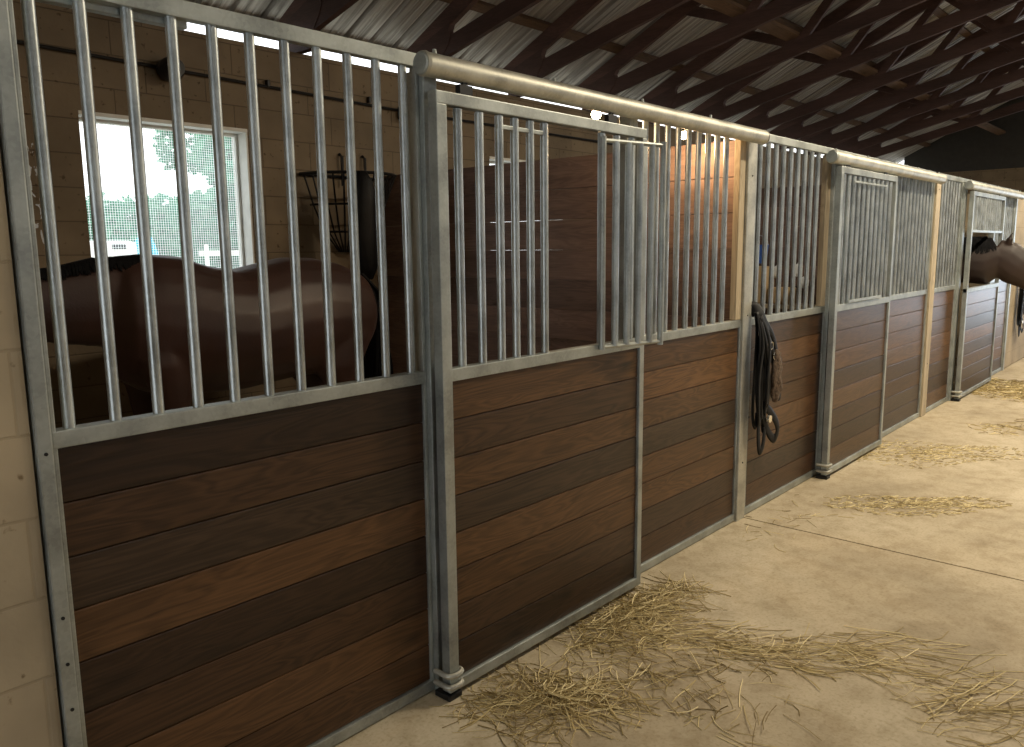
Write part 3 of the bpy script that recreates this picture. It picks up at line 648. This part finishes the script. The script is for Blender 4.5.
# ------------------------------------------------------------------ bridle on the panel
def strap(q, pts, w=.011, th=.003, smooth=6):
    # Catmull-Rom through the points
    P = [Vector(p) for p in pts]; P = [P[0]]+P+[P[-1]]; out = []
    for i in range(1, len(P)-2):
        for k in range(smooth):
            u = k/smooth; a, b, c, d = P[i-1], P[i], P[i+1], P[i+2]
            out.append(.5*((2*b)+(-a+c)*u+(2*a-5*b+4*c-d)*u*u+(-a+3*b-3*c+d)*u**3))
    out.append(P[-2]); q.tube(out, [(w, th)]*len(out), 6, upv=(0, 1, 0))
def tackset(X, scale, label, seed, rich=True, y=-.03, zt=1.21):
    t = thing('bridle', label, 'bridle', (X, y, zt))
    rr = random.Random(seed); Z = zt; sc = scale
    def S_(name, pts, w=.012, mt='leather', th=.0055):
        w *= 1.5; q = MB(); strap(q, [(X+px*sc*1.14, y+py, Z+pz*sc*.95) for px, py, pz in pts], w, th); return q.build(name, M[mt], t, smooth='all')
    # straps thrown over the rail
    S_('crown_strap', ([(-.01, .09, -.12), (-.012, .075, .0), (0, .03, .045)] if rich else [(-.01, .01, .03)])+[(.03, -.01, .03), (.06, -.03, -.05), (.10, -.035, -.13)], .030, th=.012)
    S_('cheek_strap', [(0, -.005, .03), (-.005, -.02, -.1), (-.012, -.02, -.35), (-.02, -.02, -.62), (.0, -.03, -.70), (.03, -.02, -.62)], .013)
    for k in range(10):
        a = rr.uniform(-.02, .07); b_ = rr.uniform(-.03, .09); l = rr.uniform(-.74, -.5)
        S_('rein', [(a*.3+.01, -.012, .03), (a, -.03-.004*k, -.15), (b_, -.028-.004*k, -.4), (b_*.8+.02, -.03-.003*k, l), (b_*.8+.05, -.028, l+.03), (b_+.03, -.024, l+.25), (a+.03, -.02, -.12)], .010+.003*rr.random())
    S_('browband', [(.05, -.03, -.02), (.14, -.045, -.13), (.20, -.05, -.26), (.25, -.05, -.33), (.24, -.045, -.42), (.235, -.045, -.52), (.25, -.05, -.55), (.26, -.045, -.50), (.245, -.04, -.4)], .016)
    S_('throat_latch', [(.02, -.03, -.0), (.09, -.05, -.15), (.16, -.055, -.28), (.20, -.055, -.36), (.15, -.05, -.3), (.10, -.04, -.2)], .015)
    S_('noseband', [(.05, -.03, -.55), (.11, -.045, -.60), (.19, -.055, -.68), (.235, -.055, -.76), (.21, -.05, -.82), (.15, -.045, -.78), (.09, -.04, -.68), (.07, -.035, -.6)], .019)
    S_('noseband', [(.04, -.035, -.6), (.02, -.04, -.74), (.03, -.045, -.86), (.07, -.045, -.84), (.10, -.04, -.72)], .017)
    if rich:
        q = MB(); c = Vector((X+.20*sc, y-.062, Z-.38*sc))
        q.ball(c, 1, 3, sc=(.055*sc, .025, .17*sc))
        for v in q.bm.verts: v.co += Vector((mnoise.noise(v.co*30), mnoise.noise(v.co*31+Vector((5, 0, 0))), mnoise.noise(v.co*29)))*.018
        q.build('fleece_pad', M['fleece'], t, smooth='all')['label'] = 'brown fleece pad'
    q = MB(); q.tube([(X+.13*sc, y-.066, Z-.635*sc), (X+.13*sc, y-.05, Z-.635*sc)], [.022, .024], 16); q.build('buckle', M['plate'], t, smooth=True)['label'] = 'shiny round buckle'
    for k in range(3):
        q = MB(); cx, cz = X+(.12+.05*k)*sc, Z-(.18+.07*k)*sc
        q.tube([(cx+.017*math.cos(a), y-.06, cz+.022*math.sin(a)) for a in [2*math.pi*j/12 for j in range(13)]], .003, 6); q.build('ring', M['plate'], t)
tackset(4.40, .97, 'black leather bridle with a brown fleece pad hanging over the rail beside the post', 2)
tackset(12.25, .9, 'dark halter hanging on the far block pier behind the horse head', 12, rich=False, y=-.02, zt=1.15)

# ------------------------------------------------------------------ things hanging on the second partition
X2 = 8.15
t = thing('feed_bucket', 'blue feed bucket hanging high on the partition behind the bridle panel', 'bucket', (X2-.15, 1.63, 1.42))
q = MB(); q.tube([(X2-.16, 1.63, 1.43), (X2-.16, 1.63, 1.62)], [.10, .125], 18, caps=True); q.build('pail', M['blue'], t, smooth=True)
q = MB(); q.tube([(X2-.16, 1.63+.125*math.cos(a), 1.62+.1*math.sin(a)) for a in [math.pi*k/10 for k in range(11)]], .004, 6); q.build('handle', M['galv'], t)
q = MB(); q.box(X2-.30, X2-.0, .95, 1.80, .98, 1.02, .004); q.box(X2-.28, X2-.24, 1.0, 1.04, 0, .98); q.box(X2-.28, X2-.24, 1.7, 1.74, 0, .98); q.box(X2-.04, X2, 1.0, 1.04, 0, .98); q.box(X2-.04, X2, 1.7, 1.74, 0, .98)
tag(q.build('bench', M['post'], origin=(X2-.15, 1.4, 0)), 'pale wooden bench against the partition behind the bridle panel', 'bench')
for i, (y, z, w_, h_, lb) in enumerate(((1.62, 1.02, .30, .38, 'tall tan paper feed sack standing under the blue bucket'), (1.34, 1.02, .22, .17, 'low tan paper feed sack right of the tall one on the bench'))):
    q = MB(); q.box(X2-.26, X2-.04, y-w_/2, y+w_/2, z, z+h_, .03); 
    for v in q.bm.verts: v.co += Vector((mnoise.noise(v.co*9), mnoise.noise(v.co*8), 0))*.02
    tag(q.build('feed_sack', M['sack'], origin=(X2-.15, y, z), smooth='all'), lb, 'feed sack')
for i, (y, z) in enumerate(((1.44, 1.34), (1.22, 1.36), (1.14, 1.24))):
    q = MB(); q.ball((X2-.08, y, z), .045, 2, sc=(.8, 1, 1.5)); q.tube([(X2-.08, y, z+.06), (X2+.0, y, z+.14), (X2+.008, y, z+.15)], .006, 6)
    tag(q.build('cloth_rag', M['salt'], origin=(X2-.08, y, z), smooth='all'), ['white rag hanging left of two others behind the bridle panel bars', 'middle white rag hanging behind the bridle panel bars', 'white rag hanging right of two others behind the bridle panel bars'][i], 'rag')

# ------------------------------------------------------------------ hay on the floor
def hay(label, cx, cy, rx, ry, n, seed, lmin=.05, lmax=.2, ang=None, thick=.0016, pile=.012, rot=-.85):
    q = MB(); rr = random.Random(seed); bm = q.bm
    for i in range(n):
        g = rr.random()**.75*1.25; th = rr.uniform(0, 2*math.pi)
        ea = rx*g*math.cos(th); eb = ry*g*math.sin(th)*(1+.3*math.sin(3*th+seed)); px = cx+ea*math.cos(rot)-eb*math.sin(rot); py = cy+ea*math.sin(rot)+eb*math.cos(rot)
        if py > -.12 and cx < 4: py = -.12-rr.random()*.12
        if py > -.02: py = -.02-rr.random()*.1
        a = rr.uniform(0, 2*math.pi) if ang is None else rr.gauss(ang, .5)
        ln = rr.uniform(lmin, lmax); cv = rr.gauss(0, .5); z0 = thick+pile*rr.random()*max(0, 1-g); zt = rr.uniform(0, .012)*(rr.random() < .3)
        pts = []; x, y = px, py
        for k in range(4):
            pts.append((x, y, z0+zt*k/3+abs(rr.gauss(0, .0008)))); x += ln/3*math.cos(a); y += ln/3*math.sin(a); a += cv*.45
            y = min(y, -.012)
        q.tube(pts, thick*rr.uniform(.6, 1.4), 3, val=rr.random(), caps=False)
    o = q.build('loose_hay', M['hay'], origin=(cx, cy, 0)); tag(o, label, 'hay', None, 'stuff'); return o
hay('dense loose hay at the foot of the first sliding door, nearest corner of the floor', 2.10, -.36, .26, .17, 540, 1, pile=.022)
hay('pile of loose hay along the far end of the first sliding door', 2.90, -.22, .36, .14, 640, 2, pile=.022, rot=-.1)
hay('loose hay trailing from the door across the near floor', 2.86, -.62, .52, .14, 360, 3, rot=-1.15, ang=-1.0)
hay('sparse hay stalks in the middle of the near floor', 2.52, -.55, .38, .36, 230, 4)
hay('long sparse hay stalks beyond the end of the trailing hay', 3.15, -1.05, .28, .16, 120, 5, .06, .3, ang=-1.0)
hay('scattered hay stalks at the bottom edge of the floor near the camera', 2.98, -1.52, .22, .26, 150, 6, .06, .28, ang=-.9)
hay('flattened fine hay in the middle of the bright floor', 5.3, -.72, .46, .16, 900, 7, .015, .05, thick=.0022, pile=.006, ang=-.9)
hay('flattened fine hay patch farther up the bright floor', 6.7, -.42, .62, .30, 900, 8, .015, .05, thick=.0022, pile=.006, ang=-.9)
hay('dense hay on the floor in front of the far door', 10.3, -.55, .62, .55, 1800, 9, .03, .11, thick=.003, pile=.02)
hay('thin dusting of hay stalks along the foot of the bridle panel', 4.6, -.25, .5, .2, 40, 10, .03, .14, rot=0)
hay('hay stalks lying beyond the two flattened patches', 8.2, -.95, .5, .3, 300, 11, .03, .10, thick=.0025)

# ------------------------------------------------------------------ outdoors seen through the window
q = MB(); q.box(-60, 90, YW+.4, 90, -.3, -.12); o = q.build('ground', M['grass']); o['kind'] = 'structure'
def tree(x, y, h, r, seed, label, n=9000):
    t = thing('tree', label, 'tree', (x, y, -.12), 'trees outside the window')
    rr = random.Random(seed); q = MB()
    q.tube([(x, y, -.15), (x+.1, y, h*.3), (x, y+.1, h*.75)], [r*.07, r*.05, r*.02], 8); q.build('trunk', M['bark'], t)
    q = MB(); bm = q.bm
    blobs = [(Vector((x+rr.gauss(0, r*.4), y+rr.gauss(0, r*.4), h*.45+rr.uniform(-.3, .3)*h)), r*rr.uniform(.4, .6)) for _ in range(12)]
    for i in range(n):
        c, br = rr.choice(blobs); d = Vector((rr.gauss(0, 1), rr.gauss(0, 1), rr.gauss(0, 1))).normalized()*br*rr.uniform(.7, 1.05); p = c+d
        if p.z < 0 or p.z > h*(.93+.12*mnoise.noise(p*1.3)): continue
        s = rr.uniform(.10, .22); u = Vector((rr.gauss(0, 1), rr.gauss(0, 1), rr.gauss(0, 1))).normalized(); v = u.orthogonal().normalized()
        vs = [bm.verts.new(p+u*s*a+v*s*b*.6) for a, b in ((-1, 0), (0, -1), (1, 0), (0, 1))]; bm.faces.new(vs); q._set(vs, rr.random())
    q.build('foliage', M['leaf'], t)
tree(7.4, 18.5, 2.8, 1.5, 1, 'low bushy tree nearest the bright left edge of the window')
tree(10.6, 22.5, 3.6, 1.9, 2, 'rounded green tree behind the low bushy one')
tree(11.2, 17.0, 5.4, 1.35, 3, 'tall green tree in the middle of the window view')
tree(14.6, 18.5, 6.9, 2.2, 4, 'tallest green tree near the window jamb')
tree(15.4, 24.5, 7.6, 1.9, 6, 'far tree filling the gap between the two tall ones')

# white horse trailer and turquoise tarp pile
t = thing('horse_trailer', 'white trailer standing outside, seen low in the window', 'trailer', (5.2, 12.6, 0))
q = MB(); q.box(4.2, 6.2, 11.9, 13.4, .35, 1.80, .12); q.build('body', M['white'], t, smooth=True)
q = MB(); q.box(5.75, 5.98, 11.885, 11.9, 1.66, 1.74, .005); q.build('side_window', M['glass_dark'], t)
for x in (4.9, 5.6):
    q = MB(); q.tube([(x, 11.8, .2), (x, 12.0, .2)], .32, 18); q.build('wheel', M['rubber'], t)
q = MB(); q.box(6.2, 6.35, 12.6, 12.7, .4, .5); q.build('drawbar', M['black'], t)
q = MB(); q.ball((6.82, 13.0, .9), 1, 3, sc=(.30, .3, 1.0))
for v in q.bm.verts: v.co += Vector((mnoise.noise(v.co*2), mnoise.noise(v.co*2.2), mnoise.noise(v.co*1.9)))*.09
for v in q.bm.verts: v.co.z = max(v.co.z, -.1)
tag(q.build('tarp_pile', M['tarp'], origin=(6.82, 13.0, 0)), 'turquoise tarp over a pile outside the window', 'tarp')
q = MB()
for k in range(16): q.box(8.5+k*.5, 8.58+k*.5, 14, 14.06, -.1, 1.75, .004)
q.box(8.4, 16.5, 14.06, 14.1, 1.5, 1.62); q.box(8.4, 16.5, 14.06, 14.1, .7, .82)
tag(q.build('paddock_fence', M['white'], origin=(8.4, 14, 0)), 'white paddock fence outside the window', 'fence')
